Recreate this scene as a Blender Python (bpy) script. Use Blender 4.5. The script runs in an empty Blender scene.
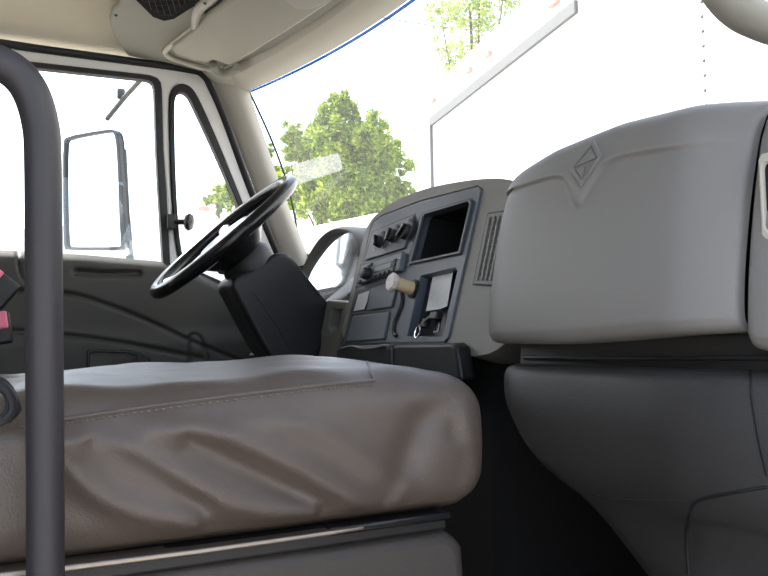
import bpy, bmesh, math, random
from math import sin, cos, tan, atan, radians, pi, sqrt, exp
from mathutils import Vector, Matrix
from mathutils.bvhtree import BVHTree
random.seed(7)
S = bpy.context.scene
COL = S.collection

# ------------------------------------------------------------------ camera
F = 800.0                                   # focal length in pixels of a 768 x 576 frame
CAM = Vector((1.45, 0.0, 0.62))             # just outside the open passenger door
YAW, PIT, ROL = radians(62.7), atan(47 / 800), radians(1.0)
_d0 = Vector((-sin(YAW), cos(YAW), 0)); _r0 = Vector((cos(YAW), sin(YAW), 0))
FWD = _d0 * cos(PIT) + Vector((0, 0, sin(PIT)))
_u0 = _r0.cross(FWD)
RGT = _r0 * cos(ROL) - _u0 * sin(ROL)
UPV = _r0 * sin(ROL) + _u0 * cos(ROL)
cam = bpy.data.cameras.new('camera')
cam.sensor_width = 36; cam.lens = 36 * F / 768; cam.clip_start = 0.02; cam.clip_end = 500
co = bpy.data.objects.new('camera', cam); COL.objects.link(co)
co.matrix_world = Matrix.Translation(CAM) @ Matrix((RGT, UPV, -FWD)).transposed().to_4x4()
S.camera = co

# ------------------------------------------------------------------ sky, sun, exposure
W = bpy.data.worlds.new('world'); S.world = W; W.use_nodes = True
nt = W.node_tree; nt.nodes.clear()
sky = nt.nodes.new('ShaderNodeTexSky'); sky.sky_type = 'NISHITA'; sky.sun_disc = False
sky.sun_elevation = radians(50); sky.sun_rotation = radians(243); sky.dust_density = 3.0; sky.air_density = 1.0
bg = nt.nodes.new('ShaderNodeBackground'); bg.inputs[1].default_value = 0.9
wo = nt.nodes.new('ShaderNodeOutputWorld')
hs = nt.nodes.new('ShaderNodeHueSaturation'); hs.inputs['Saturation'].default_value = 0.75
nt.links.new(sky.outputs[0], hs.inputs['Color']); nt.links.new(hs.outputs[0], bg.inputs[0]); nt.links.new(bg.outputs[0], wo.inputs[0])
sun = bpy.data.lights.new('sun', 'SUN'); sun.energy = 17; sun.angle = radians(0.53); sun.color = (1, 0.95, 0.86)
so = bpy.data.objects.new('sun', sun); COL.objects.link(so)
SUN_DIR = Vector((-0.75, -0.38, 1.0)).normalized()     # towards the sun: high on the driver's side, a little behind the cab
so.rotation_euler = SUN_DIR.to_track_quat('Z', 'Y').to_euler()
vs = S.view_settings
vs.view_transform = 'Standard'; vs.look = 'None'; vs.gamma = 1.0; vs.use_curve_mapping = False; vs.exposure = -0.62
S.cycles.max_bounces = 10; S.cycles.diffuse_bounces = 5; S.cycles.transparent_max_bounces = 24

# ------------------------------------------------------------------ pixel helpers (a pixel is a direction)
def ray(x, y): return FWD + RGT * ((x - 384) / F) + UPV * ((288 - y) / F)
def hit(x, y, p, n):
    v = ray(x, y); n = Vector(n)
    return CAM + v * ((Vector(p) - CAM).dot(n) / v.dot(n))
def hx(x, y, c): return hit(x, y, (c, 0, 0), (1, 0, 0))
def hy(x, y, c): return hit(x, y, (0, c, 0), (0, 1, 0))
def hz(x, y, c): return hit(x, y, (0, 0, c), (0, 0, 1))
def hd(x, y, dep): return CAM + ray(x, y) * dep
def lerp(a, b, t): return a + (b - a) * t
def interp(tab, x):
    if x <= tab[0][0]: return tab[0][1]
    for (a, fa), (b, fb) in zip(tab, tab[1:]):
        if x <= b: return lerp(fa, fb, (x - a) / (b - a))
    return tab[-1][1]
def smooth(tab, x):                          # catmull-like monotone smoothing of interp
    h = 0.012
    return sum(interp(tab, x + k * h) for k in (-2, -1, 0, 1, 2)) / 5
def sstep(a, b, x):
    t = min(1, max(0, (x - a) / (b - a))); return t * t * (3 - 2 * t)
def catmull(pts, n=8, closed=False):
    pts = [Vector(p) for p in pts]; out = []; m = len(pts)
    rng = range(m) if closed else range(m - 1)
    for i in rng:
        p1, p2 = pts[i], pts[(i + 1) % m]
        p0 = pts[i - 1] if (closed or i > 0) else p1 * 2 - p2
        p3 = pts[(i + 2) % m] if (closed or i + 2 < m) else p2 * 2 - p1
        for k in range(n):
            t = k / n
            out.append(0.5 * ((2 * p1) + (p2 - p0) * t + (2 * p0 - 5 * p1 + 4 * p2 - p3) * t * t + (3 * p1 - p0 - 3 * p2 + p3) * t ** 3))
    if not closed: out.append(pts[-1])
    return out
def segdist(p, a, b):
    ax, ay = a; bx, by = b; dx, dy = bx - ax, by - ay
    L = dx * dx + dy * dy
    t = 0 if L == 0 else max(0, min(1, ((p[0] - ax) * dx + (p[1] - ay) * dy) / L))
    return sqrt((p[0] - ax - t * dx) ** 2 + (p[1] - ay - t * dy) ** 2)
def chaikin(L, it=2):
    for _ in range(it):
        o_ = []
        for a, b in zip(L, L[1:] + L[:1]):
            o_ += [tuple(a[i] * .75 + b[i] * .25 for i in range(len(a))), tuple(a[i] * .25 + b[i] * .75 for i in range(len(a)))]
        L = o_
    return L
def polydist(p, pl): return min(segdist(p, a, b) for a, b in zip(pl, pl[1:]))

# ------------------------------------------------------------------ materials
def mat(name, col, rough=0.5, metal=0.0, bump=0.0, scale=200.0, var=0.0, vscale=6.0, spec=0.5, coat=0.0, emit=None):
    m = bpy.data.materials.new(name); m.use_nodes = True
    t = m.node_tree; b = t.nodes['Principled BSDF']
    b.inputs['Base Color'].default_value = (*col, 1); b.inputs['Roughness'].default_value = rough
    b.inputs['Metallic'].default_value = metal; b.inputs['Specular IOR Level'].default_value = spec
    b.inputs['Coat Weight'].default_value = coat; b.inputs['Coat Roughness'].default_value = 0.15
    tc = t.nodes.new('ShaderNodeTexCoord')
    if var > 0:
        nz = t.nodes.new('ShaderNodeTexNoise'); nz.inputs['Scale'].default_value = vscale; nz.inputs['Detail'].default_value = 6
        t.links.new(tc.outputs['Object'], nz.inputs['Vector'])
        mx = t.nodes.new('ShaderNodeMix'); mx.data_type = 'RGBA'
        mx.inputs['A'].default_value = (*[c * (1 - var) for c in col], 1); mx.inputs['B'].default_value = (*[min(1, c * (1 + var)) for c in col], 1)
        t.links.new(nz.outputs['Fac'], mx.inputs['Factor']); t.links.new(mx.outputs['Result'], b.inputs['Base Color'])
        mr = t.nodes.new('ShaderNodeMapRange'); mr.inputs[3].default_value = rough * 0.85; mr.inputs[4].default_value = min(1, rough * 1.15)
        t.links.new(nz.outputs['Fac'], mr.inputs[0]); t.links.new(mr.outputs[0], b.inputs['Roughness'])
    if bump > 0:
        n2 = t.nodes.new('ShaderNodeTexNoise'); n2.inputs['Scale'].default_value = scale; n2.inputs['Detail'].default_value = 3
        t.links.new(tc.outputs['Object'], n2.inputs['Vector'])
        bp = t.nodes.new('ShaderNodeBump'); bp.inputs['Strength'].default_value = bump; bp.inputs['Distance'].default_value = 0.002
        t.links.new(n2.outputs['Fac'], bp.inputs['Height']); t.links.new(bp.outputs[0], b.inputs['Normal'])
    if emit:
        b.inputs['Emission Color'].default_value = (*emit[0], 1); b.inputs['Emission Strength'].default_value = emit[1]
    return m
def glass(name, tint=(1, 1, 1), haze=0.0, gloss=0.06):
    m = bpy.data.materials.new(name); m.use_nodes = True; t = m.node_tree; t.nodes.clear()
    o = t.nodes.new('ShaderNodeOutputMaterial')
    tr = t.nodes.new('ShaderNodeBsdfTransparent'); tr.inputs[0].default_value = (*tint, 1)
    gl = t.nodes.new('ShaderNodeBsdfGlossy'); gl.inputs['Roughness'].default_value = 0.02
    a = t.nodes.new('ShaderNodeMixShader'); a.inputs[0].default_value = gloss
    t.links.new(tr.outputs[0], a.inputs[1]); t.links.new(gl.outputs[0], a.inputs[2])
    if haze > 0:
        tl = t.nodes.new('ShaderNodeBsdfTranslucent'); tl.inputs[0].default_value = (0.9, 0.9, 0.88, 1)
        nz = t.nodes.new('ShaderNodeTexNoise'); nz.inputs['Scale'].default_value = 5; nz.inputs['Detail'].default_value = 8
        tc = t.nodes.new('ShaderNodeTexCoord'); t.links.new(tc.outputs['Object'], nz.inputs['Vector'])
        mr = t.nodes.new('ShaderNodeMapRange'); mr.inputs[3].default_value = haze * 0.8; mr.inputs[4].default_value = haze * 1.2
        t.links.new(nz.outputs['Fac'], mr.inputs[0])
        c = t.nodes.new('ShaderNodeMixShader'); t.links.new(mr.outputs[0], c.inputs[0])
        t.links.new(a.outputs[0], c.inputs[1]); t.links.new(tl.outputs[0], c.inputs[2]); a = c
    t.links.new(a.outputs[0], o.inputs[0])
    return m
M = dict(
    dash=mat('grey_dash_plastic', (0.245, 0.232, 0.215), 0.5, bump=0.25, scale=700, var=0.05, vscale=5),
    pod=mat('grey_pod_plastic', (0.23, 0.22, 0.20), 0.5, bump=0.2, scale=700, var=0.04),
    radio=mat('grey_radio_plastic', (0.15, 0.17, 0.195), 0.4, bump=0.1, scale=800),
    panel=mat('blue_grey_panel_plastic', (0.088, 0.107, 0.130), 0.42, bump=0.15, scale=800, var=0.05),
    panel_dk=mat('dark_panel_plastic', (0.05, 0.056, 0.066), 0.4, bump=0.1, scale=800),
    black=mat('black_plastic', (0.012, 0.012, 0.013), 0.45, bump=0.15, scale=600),
    black_gloss=mat('black_gloss_plastic', (0.01, 0.01, 0.011), 0.22),
    rubber=mat('black_rubber_seal', (0.018, 0.019, 0.022), 0.6, bump=0.1, scale=300),
    lower=mat('charcoal_lower_dash', (0.036, 0.034, 0.032), 0.5, bump=0.3, scale=600, var=0.12, vscale=12),
    door=mat('charcoal_door_trim', (0.062, 0.06, 0.056), 0.55, bump=0.3, scale=500, var=0.1),
    liner=mat('beige_headliner', (0.62, 0.57, 0.45), 0.85, bump=0.2, scale=400, var=0.05),
    beige=mat('beige_trim_plastic', (0.62, 0.59, 0.50), 0.5, bump=0.12, scale=600, var=0.03),
    ohgrey=mat('grey_beige_overhead_plastic', (0.29, 0.28, 0.235), 0.55, bump=0.15, scale=600, var=0.03),
    visor=mat('olive_beige_visor_vinyl', (0.42, 0.40, 0.33), 0.6, bump=0.2, scale=500, var=0.03),
    pillar=mat('pale_grey_pillar_trim', (0.46, 0.44, 0.39), 0.5, bump=0.15, scale=600, var=0.03),
    paint=mat('white_paint', (0.86, 0.86, 0.85), 0.3, coat=0.3),
    seat=mat('taupe_vinyl', (0.112, 0.087, 0.071), 0.36, bump=0.30, scale=450, var=0.12, vscale=20, spec=0.5),
    thread=mat('taupe_thread', (0.17, 0.135, 0.105), 0.8),
    base=mat('brown_grey_plastic', (0.065, 0.055, 0.048), 0.55, bump=0.3, scale=400, var=0.1),
    steel=mat('worn_steel', (0.36, 0.31, 0.26), 0.4, metal=0.9, var=0.2, vscale=40, bump=0.2, scale=150),
    silver=mat('satin_silver_plastic', (0.50, 0.52, 0.55), 0.28, metal=0.6),
    pole=mat('grey_powder_coat', (0.036, 0.032, 0.034), 0.5, bump=0.10, scale=350, var=0.1, vscale=15),
    carpet=mat('black_floor_mat', (0.009, 0.009, 0.0095), 0.95, bump=0.4, scale=120, var=0.2, spec=0.2),
    cream=mat('cream_knob_plastic', (0.72, 0.56, 0.33), 0.4, var=0.08, vscale=60),
    knobface=mat('worn_knob_face', (0.72, 0.62, 0.56), 0.35, var=0.25, vscale=120),
    white=mat('white_plastic', (0.75, 0.75, 0.73), 0.5),
    paper=mat('white_paper', (0.92, 0.93, 0.94), 0.6, var=0.05, vscale=60),
    foil=mat('silver_card', (0.78, 0.79, 0.81), 0.3, metal=0.3, var=0.25, vscale=50),
    chrome=mat('chrome', (0.8, 0.8, 0.82), 0.12, metal=1.0),
    lcd=mat('lcd_grey', (0.30, 0.33, 0.31), 0.25),
    print_=mat('light_print', (0.55, 0.58, 0.6), 0.6),
    mirror=mat('mirror_glass', (0.92, 0.93, 0.94), 0.02, metal=1.0),
    lens=mat('gauge_lens', (0.9, 0.92, 0.94), 0.06, metal=0.9),
    red=mat('red_buckle_plastic', (0.85, 0.20, 0.30), 0.4),
    amber=mat('red_marker_lens', (0.62, 0.30, 0.26), 0.4),
    trailer=mat('white_trailer_skin', (0.88, 0.88, 0.88), 0.35, var=0.02, vscale=1),
    alu=mat('grey_aluminium_rail', (0.09, 0.095, 0.10), 0.6),
    ground=mat('pale_concrete', (0.42, 0.39, 0.35), 0.9, bump=0.3, scale=8, var=0.15, vscale=0.6),
    bark=mat('bark', (0.10, 0.07, 0.05), 0.9, bump=0.8, scale=20, var=0.3),
    redcar=mat('red_car_paint', (0.55, 0.03, 0.04), 0.25, coat=0.6),
    tyre=mat('tyre_rubber', (0.02, 0.02, 0.02), 0.8),
    wood=mat('grey_pole_wood', (0.22, 0.18, 0.14), 0.9, bump=0.5, scale=30, var=0.2),
    glass=glass('clear_glass', (0.97, 0.985, 0.98), 0.0, 0.05),
    wglass=glass('glare_veil_windshield_glass', (0.96, 0.985, 0.97), 0.055, 0.04),  # translucent share added to imitate veiling glare over the outside view
    tint=glass('blue_tint_band', (0.02, 0.055, 0.15), 0.0, 0.04),
    tape=glass('clear_sticker_film', (0.95, 0.95, 0.95), 0.12, 0.05),
)
def leafmat(name, c1, c2):
    m = bpy.data.materials.new(name); m.use_nodes = True; t = m.node_tree; t.nodes.clear()
    o = t.nodes.new('ShaderNodeOutputMaterial'); g = t.nodes.new('ShaderNodeNewGeometry')
    mx = t.nodes.new('ShaderNodeMix'); mx.data_type = 'RGBA'
    mx.inputs['A'].default_value = (*c1, 1); mx.inputs['B'].default_value = (*c2, 1)
    t.links.new(g.outputs['Random Per Island'], mx.inputs['Factor'])
    df = t.nodes.new('ShaderNodeBsdfDiffuse'); tl = t.nodes.new('ShaderNodeBsdfTranslucent'); a = t.nodes.new('ShaderNodeMixShader'); a.inputs[0].default_value = 0.4
    t.links.new(mx.outputs['Result'], df.inputs[0]); t.links.new(mx.outputs['Result'], tl.inputs[0])
    t.links.new(df.outputs[0], a.inputs[1]); t.links.new(tl.outputs[0], a.inputs[2]); t.links.new(a.outputs[0], o.inputs[0])
    return m
M['leaf'] = leafmat('sunlit_leaves', (0.07, 0.17, 0.02), (0.55, 0.64, 0.11))
M['leaf_far'] = leafmat('pale_leaves', (0.30, 0.40, 0.12), (0.55, 0.62, 0.25))

# ------------------------------------------------------------------ object helpers
def thing(name, label, cat, loc=(0, 0, 0), group=None, kind=None):
    e = bpy.data.objects.new(name, None); COL.objects.link(e); e.location = loc; e.empty_display_size = 0.05
    if label: e['label'] = label
    if cat: e['category'] = cat
    if group: e['group'] = group
    if kind: e['kind'] = kind
    return e
def root_loc(p):
    v = Vector((0, 0, 0))
    while p: v += p.location if not p.get('_w') else p.location; p = None
    return v
WORLD = {}
def mk(name, verts, faces, m, parent=None, smooth_=True, bevel=0, seg=3, subd=0, label=None, cat=None, kind=None, group=None, autosm=35):
    verts = [Vector(v) for v in verts]
    lo = Vector([min(v[i] for v in verts) for i in range(3)]); hi = Vector([max(v[i] for v in verts) for i in range(3)])
    org = Vector(((lo.x + hi.x) / 2, (lo.y + hi.y) / 2, lo.z))
    me = bpy.data.meshes.new(name); me.from_pydata([v - org for v in verts], [], faces); me.update()
    bm = bmesh.new(); bm.from_mesh(me); bmesh.ops.recalc_face_normals(bm, faces=bm.faces); bm.to_mesh(me); bm.free()
    o = bpy.data.objects.new(name, me); COL.objects.link(o)
    me.materials.append(m)
    WORLD[o.name] = org
    if parent:
        o.parent = parent; o.location = org - WORLD.get(parent.name, parent.location)
    else: o.location = org
    if bevel > 0:
        b = o.modifiers.new('bevel', 'BEVEL'); b.width = bevel; b.segments = seg; b.limit_method = 'ANGLE'; b.angle_limit = radians(30)
    if subd: s = o.modifiers.new('subd', 'SUBSURF'); s.levels = s.render_levels = subd
    if smooth_:
        me.shade_smooth()
        if not subd:
            me.set_sharp_from_angle(angle=radians(autosm if not bevel else 60))
    if label: o['label'] = label
    if cat: o['category'] = cat
    if kind: o['kind'] = kind
    if group: o['group'] = group
    return o
class MB:
    def __init__(s): s.v = []; s.f = []
    def add(s, v, f):
        n = len(s.v); s.v += [Vector(p) for p in v]; s.f += [tuple(i + n for i in q) for q in f]; return s
    def mk(s, name, m, parent=None, **k): return mk(name, s.v, s.f, m, parent, **k)
def g_box(lo, hi):
    (a, b, c), (d, e, f) = lo, hi
    return ([(a, b, c), (d, b, c), (d, e, c), (a, e, c), (a, b, f), (d, b, f), (d, e, f), (a, e, f)],
            [(0, 3, 2, 1), (4, 5, 6, 7), (0, 1, 5, 4), (1, 2, 6, 5), (2, 3, 7, 6), (3, 0, 4, 7)])
def g_obox(c, ax, ay, az):                   # oriented box: half axes
    c, ax, ay, az = map(Vector, (c, ax, ay, az))
    v = [c + ax * i + ay * j + az * k for k in (-1, 1) for j in (-1, 1) for i in (-1, 1)]
    return v, [(0, 2, 3, 1), (4, 5, 7, 6), (0, 1, 5, 4), (1, 3, 7, 5), (3, 2, 6, 7), (2, 0, 4, 6)]
def g_prism(pts, d):                         # polygon (no holes) swept by vector d
    n = len(pts); d = Vector(d); pts = [Vector(p) for p in pts]
    return pts + [p + d for p in pts], [tuple(range(n))[::-1], tuple(range(n, 2 * n))] + [(i, (i + 1) % n, n + (i + 1) % n, n + i) for i in range(n)]
def g_plate(outer, holes, d):                # polygon with holes swept by vector d
    bm = bmesh.new(); d = Vector(d)
    for lp in [outer] + holes:
        vs_ = [bm.verts.new(p) for p in lp]
        for i in range(len(vs_)): bm.edges.new((vs_[i], vs_[(i + 1) % len(vs_)]))
    bmesh.ops.triangle_fill(bm, edges=bm.edges[:], use_beauty=True, use_dissolve=False)
    r = bmesh.ops.extrude_face_region(bm, geom=bm.faces[:])
    for v in r['geom']:
        if isinstance(v, bmesh.types.BMVert): v.co += d
    bm.verts.index_update(); out = [v.co.copy() for v in bm.verts], [tuple(v.index for v in f.verts) for f in bm.faces]
    # the extrusion keeps the first face as the far cap
    bm.free(); return out
def frames(path, closed=False):
    n = len(path); T = []
    for i in range(n):
        a = path[i - 1] if (i > 0 or closed) else path[i]; b = path[(i + 1) % n] if (i < n - 1 or closed) else path[i]
        T.append((b - a).normalized())
    N = T[0].orthogonal().normalized(); out = []
    for t in T:
        N = (N - t * N.dot(t)).normalized(); out.append((N.copy(), t.cross(N)))
    return out
def g_tube(path, r, n=10, closed=False, cap=True, flat=None):
    path = [Vector(p) for p in path]; fr = frames(path, closed); v = []; f = []
    for i, p in enumerate(path):
        rr = r[i] if isinstance(r, (list, tuple)) else r
        for k in range(n):
            a = 2 * pi * k / n; v.append(p + fr[i][0] * cos(a) * rr + fr[i][1] * sin(a) * rr)
    m = len(path)
    for i in range(m if closed else m - 1):
        j = (i + 1) % m
        for k in range(n): f.append((i * n + k, i * n + (k + 1) % n, j * n + (k + 1) % n, j * n + k))
    if cap and not closed: f += [tuple(range(n))[::-1], tuple((m - 1) * n + k for k in range(n))]
    return v, f
def g_grid(rows, closeu=False):
    nr, nc = len(rows), len(rows[0]); v = [p for r in rows for p in r]; f = []
    for i in range(nr - 1):
        for j in range(nc if closeu else nc - 1):
            k = (j + 1) % nc; f.append((i * nc + j, i * nc + k, (i + 1) * nc + k, (i + 1) * nc + j))
    return v, f
def g_lathe(prof, o, ax, n=24, cap=True):    # prof: (radius, distance along axis)
    ax = Vector(ax).normalized(); a = ax.orthogonal().normalized(); b = ax.cross(a); o = Vector(o)
    rows = [[o + ax * h + a * r * cos(2 * pi * k / n) + b * r * sin(2 * pi * k / n) for k in range(n)] for r, h in prof]
    v, f = g_grid(rows, True)
    if cap: f += [tuple(range(n))[::-1], tuple((len(prof) - 1) * n + k for k in range(n))]
    return v, f
def bvh_of(v, f): return BVHTree.FromPolygons([Vector(p) for p in v], f)
def cast(bv, x, y, off=0.0):
    d = ray(x, y).normalized(); r = bv.ray_cast(CAM, d)
    if r[0] is None: return None
    return r[0] - d * off
def castpath(bv, pts, n=6, off=0.0):
    px = catmull([(x, y, 0) for x, y in pts], n); out = []
    for p in px:
        h = cast(bv, p.x, p.y, off)
        if h is not None: out.append(h)
    return out
def struct(o): o['kind'] = 'structure'; return o

# ================================================================== SETTING
ground = struct(mk('ground', *g_box((-120, -120, -1.35), (120, 120, -1.15)), M['ground'], smooth_=False, label='pale sunlit concrete yard around the truck', cat='ground'))
struct(mk('floor', *g_box((-0.97, -0.65, -0.04), (0.95, 1.28, 0.0)), M['carpet'], label='black rubber cab floor', cat='floor'))
struct(mk('wall_back', *g_box((-0.97, -0.70, 0.0), (0.95, -0.65, 1.46)), M['ohgrey'], label='grey trimmed back wall of the cab', cat='wall'))
struct(mk('wall_front', *g_box((-0.97, 1.28, 0.0), (0.98, 1.32, 0.84)), M['carpet'], label='black firewall at the end of the footwell', cat='wall'))

struct(mk('wall_right', *g_box((0.91, -0.70, -0.04), (0.97, -0.34, 1.46)), M['ohgrey'], bevel=.01, label='grey trimmed cab side behind the open passenger doorway', cat='wall'))
struct(mk('wall_left', *g_box((-0.97, 0.86, -.04), (-0.935, 1.32, 0.84)), M['door'], label="charcoal kick panel ahead of the driver's door", cat='wall'))
struct(mk('trim_5', *g_box((0.955, 0.80, -.04), (0.985, 1.32, 0.84)), M['door'], label='charcoal kick panel ahead of the passenger doorway', cat='trim'))
tb_ = thing('truck_body', 'white truck body and chassis that carry the cab', 'truck', (0, 0, -1.15), kind='structure')
mk('cab_underside', *g_box((-.97, -.70, -.75), (.95, 1.30, -.045)), M['paint'], tb_, bevel=.03)
mk('cargo_box', *g_box((-1.25, -7.5, -.25), (1.25, -.85, 2.4)), M['trailer'], tb_, bevel=.03)
mk('frame_rail', *g_box((-.45, -7.4, -.7), (.45, .9, -.26)), M['tyre'], tb_)
for x_ in (-1.15, .75):
    mk('wheel', *g_lathe([(.30, 0), (.48, .02), (.5, .06), (.5, .34), (.48, .38), (.30, .40)], Vector((x_, -5.6, -.65)), (1, 0, 0), 24), M['tyre'], tb_)
d2_ = thing('door_2', 'open passenger door standing out beside the dashboard', 'door', (1.0, .80, -.2), kind='structure')
mk('door_skin', *g_box((1.0, .80, -.25), (2.0, .845, .86)), M['paint'], d2_, bevel=.01)
mk('door_panel', *g_box((1.03, .765, -.15), (1.97, .80, .85)), M['door'], d2_, bevel=.015)
mk('window_frame', *g_plate([Vector(p) for p in ((1.0, .80, .86), (2.0, .80, .86), (2.0, .80, 1.42), (1.25, .80, 1.42))], [[Vector(p) for p in ((1.09, .80, .88), (1.94, .80, .88), (1.94, .80, 1.37), (1.28, .80, 1.37))]], (0, .04, 0)), M['paint'], d2_, bevel=.005)
mk('window_pane', *g_prism([Vector(p) for p in ((1.07, .818, .87), (1.96, .818, .87), (1.96, .818, 1.39), (1.27, .818, 1.39))], (0, .004, 0)), M['glass'], d2_, smooth_=False)

# ceiling: curved headliner
rows = []
for j in range(25):
    y = lerp(-0.70, 0.745, j / 24); r = []
    for i in range(41):
        x = lerp(-0.965, 0.965, i / 40); a = abs(x) / 0.965
        r.append((x, y, 1.445 + 0.11 * (1 - a ** 4) - 0.03 * sstep(0.3, 0.7, y) * (1 - a ** 4)))
    rows.append(r)
rows_up = [[(p[0], p[1], p[2] + 0.05) for p in r] for r in rows]
ml = MB().add(*g_grid(rows)).add(*g_grid(rows_up))
struct(ml.mk('ceiling', M['liner'], label='beige fabric headliner under the cab roof', cat='ceiling'))

# ------------------------------------------------------------------ driver door
XD = -0.93
def dpt(pts, x=XD): return [hx(a, b, x) for a, b in pts]
door = thing('door_1', "driver's door with white painted window frame and charcoal trim", 'door', (XD, 0.3, 0), kind='structure')
sill = [(-0.6, .872), (0.06, .867), (.27, .861), (.504, .846), (.60, .818), (.694, .772), (.76, .765), (.92, .76)]
fr_out = [Vector((XD, -0.55, 1.435))] + dpt([(0, 47), (100, 60), (180, 69), (198, 73), (208, 82), (216, 98), (228, 128), (253, 190), (275, 243)]) + [Vector((XD, .87, .80)), Vector((XD, .87, .70)), Vector((XD, -0.55, .70))]
gl_out = [Vector((XD, -0.45, 1.39))] + dpt([(20, 61), (140, 74.5), (150, 75.8), (157, 78.5), (160.5, 83), (161.5, 90), (163, 150), (166, 190), (170, 268)]) + [Vector((XD, -0.45, .85))]
gl_in = [Vector((XD, -0.43, 1.37))] + dpt([(30, 68), (143, 80), (149, 81.2), (152.5, 84), (154, 90), (156, 150), (158, 190), (163, 266)]) + [Vector((XD, -0.43, .855))]
vt_out = dpt(chaikin([(177, 266), (171, 190), (168.5, 105), (171, 89), (180, 83), (191, 87), (199, 100), (216, 138), (237, 190), (262, 252), (266, 272), (262, 300), (232, 296), (200, 280)]))
vt_in = dpt(chaikin([(181, 264), (175.5, 190), (173.5, 105), (176, 95), (182, 92), (188, 96), (194, 108), (210, 142), (231, 190), (256, 252), (258, 270), (252, 290), (232, 286), (200, 272)]))
mk('window_frame', *g_plate(fr_out, [gl_out, vt_out], (-0.05, 0, 0)), M['paint'], door, bevel=0.006)
sh = lambda L, x: [Vector((x, p.y, p.z)) for p in L]
mk('window_channel', *g_plate(sh(gl_out, XD + .008), [sh(gl_in, XD + .008)], (-0.03, 0, 0)), M['rubber'], door, bevel=0.003)
mk('vent_window_rubber', *g_plate(sh(vt_out, XD + .008), [sh(vt_in, XD + .008)], (-0.03, 0, 0)), M['rubber'], door, bevel=0.003)
mk('window_pane', *g_prism(sh(gl_out, XD - .012), (-0.004, 0, 0)), M['glass'], door, smooth_=False)
mk('vent_pane', *g_prism(sh(vt_out, XD - .012), (-0.004, 0, 0)), M['glass'], door, smooth_=False)
# weatherstrip between door frame and cab roof / pillar
sl = [Vector((XD, -0.55, 1.452))] + dpt([(0, 43), (100, 57), (185, 69), (203, 75), (212, 90), (225, 120), (250, 188), (275, 248)]) + [Vector((XD, .90, .78))]
slp = catmull(sl, 8)
mk('door_seal', *g_tube(slp, 0.0115, 12), M['rubber'], door)
# trim panel with pressed grooves
def dyz(pts): return [(p.y, p.z) for p in catmull([hx(a, b, -0.90) for a, b in pts], 5)]
grooves = [(dyz([(-30, 290), (62, 293), (110, 306), (150, 322), (190, 341), (225, 355), (262, 372)]), .006, .010),
           (dyz([(-30, 328), (62, 335), (110, 341), (160, 350), (200, 358)]), .006, .010),
           (dyz([(18, 240), (18, 262), (22, 278), (32, 287)]), .0035, .006),
           (dyz([(188, 372), (187, 345), (192, 335), (200, 340), (212, 372)]), .006, .008),
           (dyz([(76, 272), (108, 274), (138, 273)]), .009, .014)]
rows = []
NY, NZ = 240, 110
for j in range(NZ + 1):
    t = j / NZ; r = []
    for i in range(NY + 1):
        y = -0.5 + 0.45 * (i / 30) if i < 30 else lerp(-0.05, 0.88, (i - 30) / (NY - 30))
        zs = smooth(sill, y); z = lerp(0.05, 0.52, t / 0.15) if t < 0.15 else lerp(0.52, zs, (t - 0.15) / 0.85)
        x = -0.895 + 0.012 * sstep(.66, .60, z) - 0.035 * max(0, (z - (zs - 0.035)) / 0.035) ** 2
        if y > -0.1 and z > 0.5:
            for pl_, w, dp in grooves:
                d = polydist((y, z), pl_)
                if d < 3 * w: x -= dp * exp(-(d / w) ** 2)
        r.append((x, y, z))
    rows.append(r)
v, f = g_grid(rows)
dp_ = mk('door_panel', v, f, M['door'], door, autosm=60)
bv = bvh_of(v, f)
# inner handle in its recess
hp = [(87, 352), (89, 349), (128, 350), (140, 353), (150, 357), (152, 372), (87, 372)]
mk('handle_bezel', *g_plate([hx(a, b, -0.878) for a, b in hp], [[hx(a, b, -0.878) for a, b in [(90, 354), (92, 352), (128, 353), (137, 356), (137, 370), (90, 370)]]], (-.02, 0, 0)), M['black_gloss'], door, bevel=0.002)
mk('door_handle', *g_prism([hx(a, b, -0.883) for a, b in [(111, 358), (136, 358), (137, 370), (111, 370)]], (-.012, 0, 0)), M['black'], door, bevel=0.003)
# vent window latch
lt = MB(); c = hx(171, 222, XD + .02)
lt.add(*g_obox(c, (0.012, 0, 0), (0, .012, 0), (0, 0, .022)))
mk('latch_base', lt.v, lt.f, M['black'], door, bevel=0.004)
c2 = hx(189, 222, XD + .05)
lt2 = MB().add(*g_tube([c, lerp(c, c2, .6), c2], 0.008, 10)).add(*g_lathe([(0.004, -.010), (.022, -.007), (.026, 0), (.022, .007), (.004, .010)], c2, (0.55, .8, -.12), 20))
lt2.mk('latch_lever', M['black'], door)

# ------------------------------------------------------------------ windshield
def wtop(x): return Vector((x, 0.875 - 0.125 * (x / .875) ** 2, 1.372))
def wbot(x): return Vector((x * 1.02, 1.22 - 0.30 * (abs(x) / .875) ** 2.2, 0.875 - 0.02 * (1 - (x / .875) ** 2)))
rows = []
for j in range(21):
    t = j / 20; r = []
    for i in range(41):
        x = lerp(-.875, .875, i / 40); p = lerp(wtop(x), wbot(x), t); p.y += 0.03 * sin(pi * t); r.append(p)
    rows.append(r)
ws = struct(mk('window_1', *g_grid(rows), M['wglass'], label='curved windshield with an added glare veil across the front of the cab', cat='window'))
tb = [[p + Vector((0, -0.004, 0)) for p in r] for r in [[lerp(wtop(x), wbot(x), t) + Vector((0, .03 * sin(pi * t), 0)) for x in [lerp(-.875, .875, i / 40) for i in range(41)]] for t in (0, 0.006, 0.012)]]
mk('tint_band', *g_grid(tb), M['tint'], ws)
for sx in (-1, 1):
    pth = [r[0 if sx < 0 else -1] + Vector((0, -0.003, 0)) for r in rows]
    mk('windshield_gasket', *g_tube(pth, 0.0035, 8), M['rubber'], ws)
mk('windshield_gasket', *g_tube([p + Vector((0, 0, -.004)) for p in rows[-1]], 0.01, 8), M['rubber'], ws)

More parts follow.
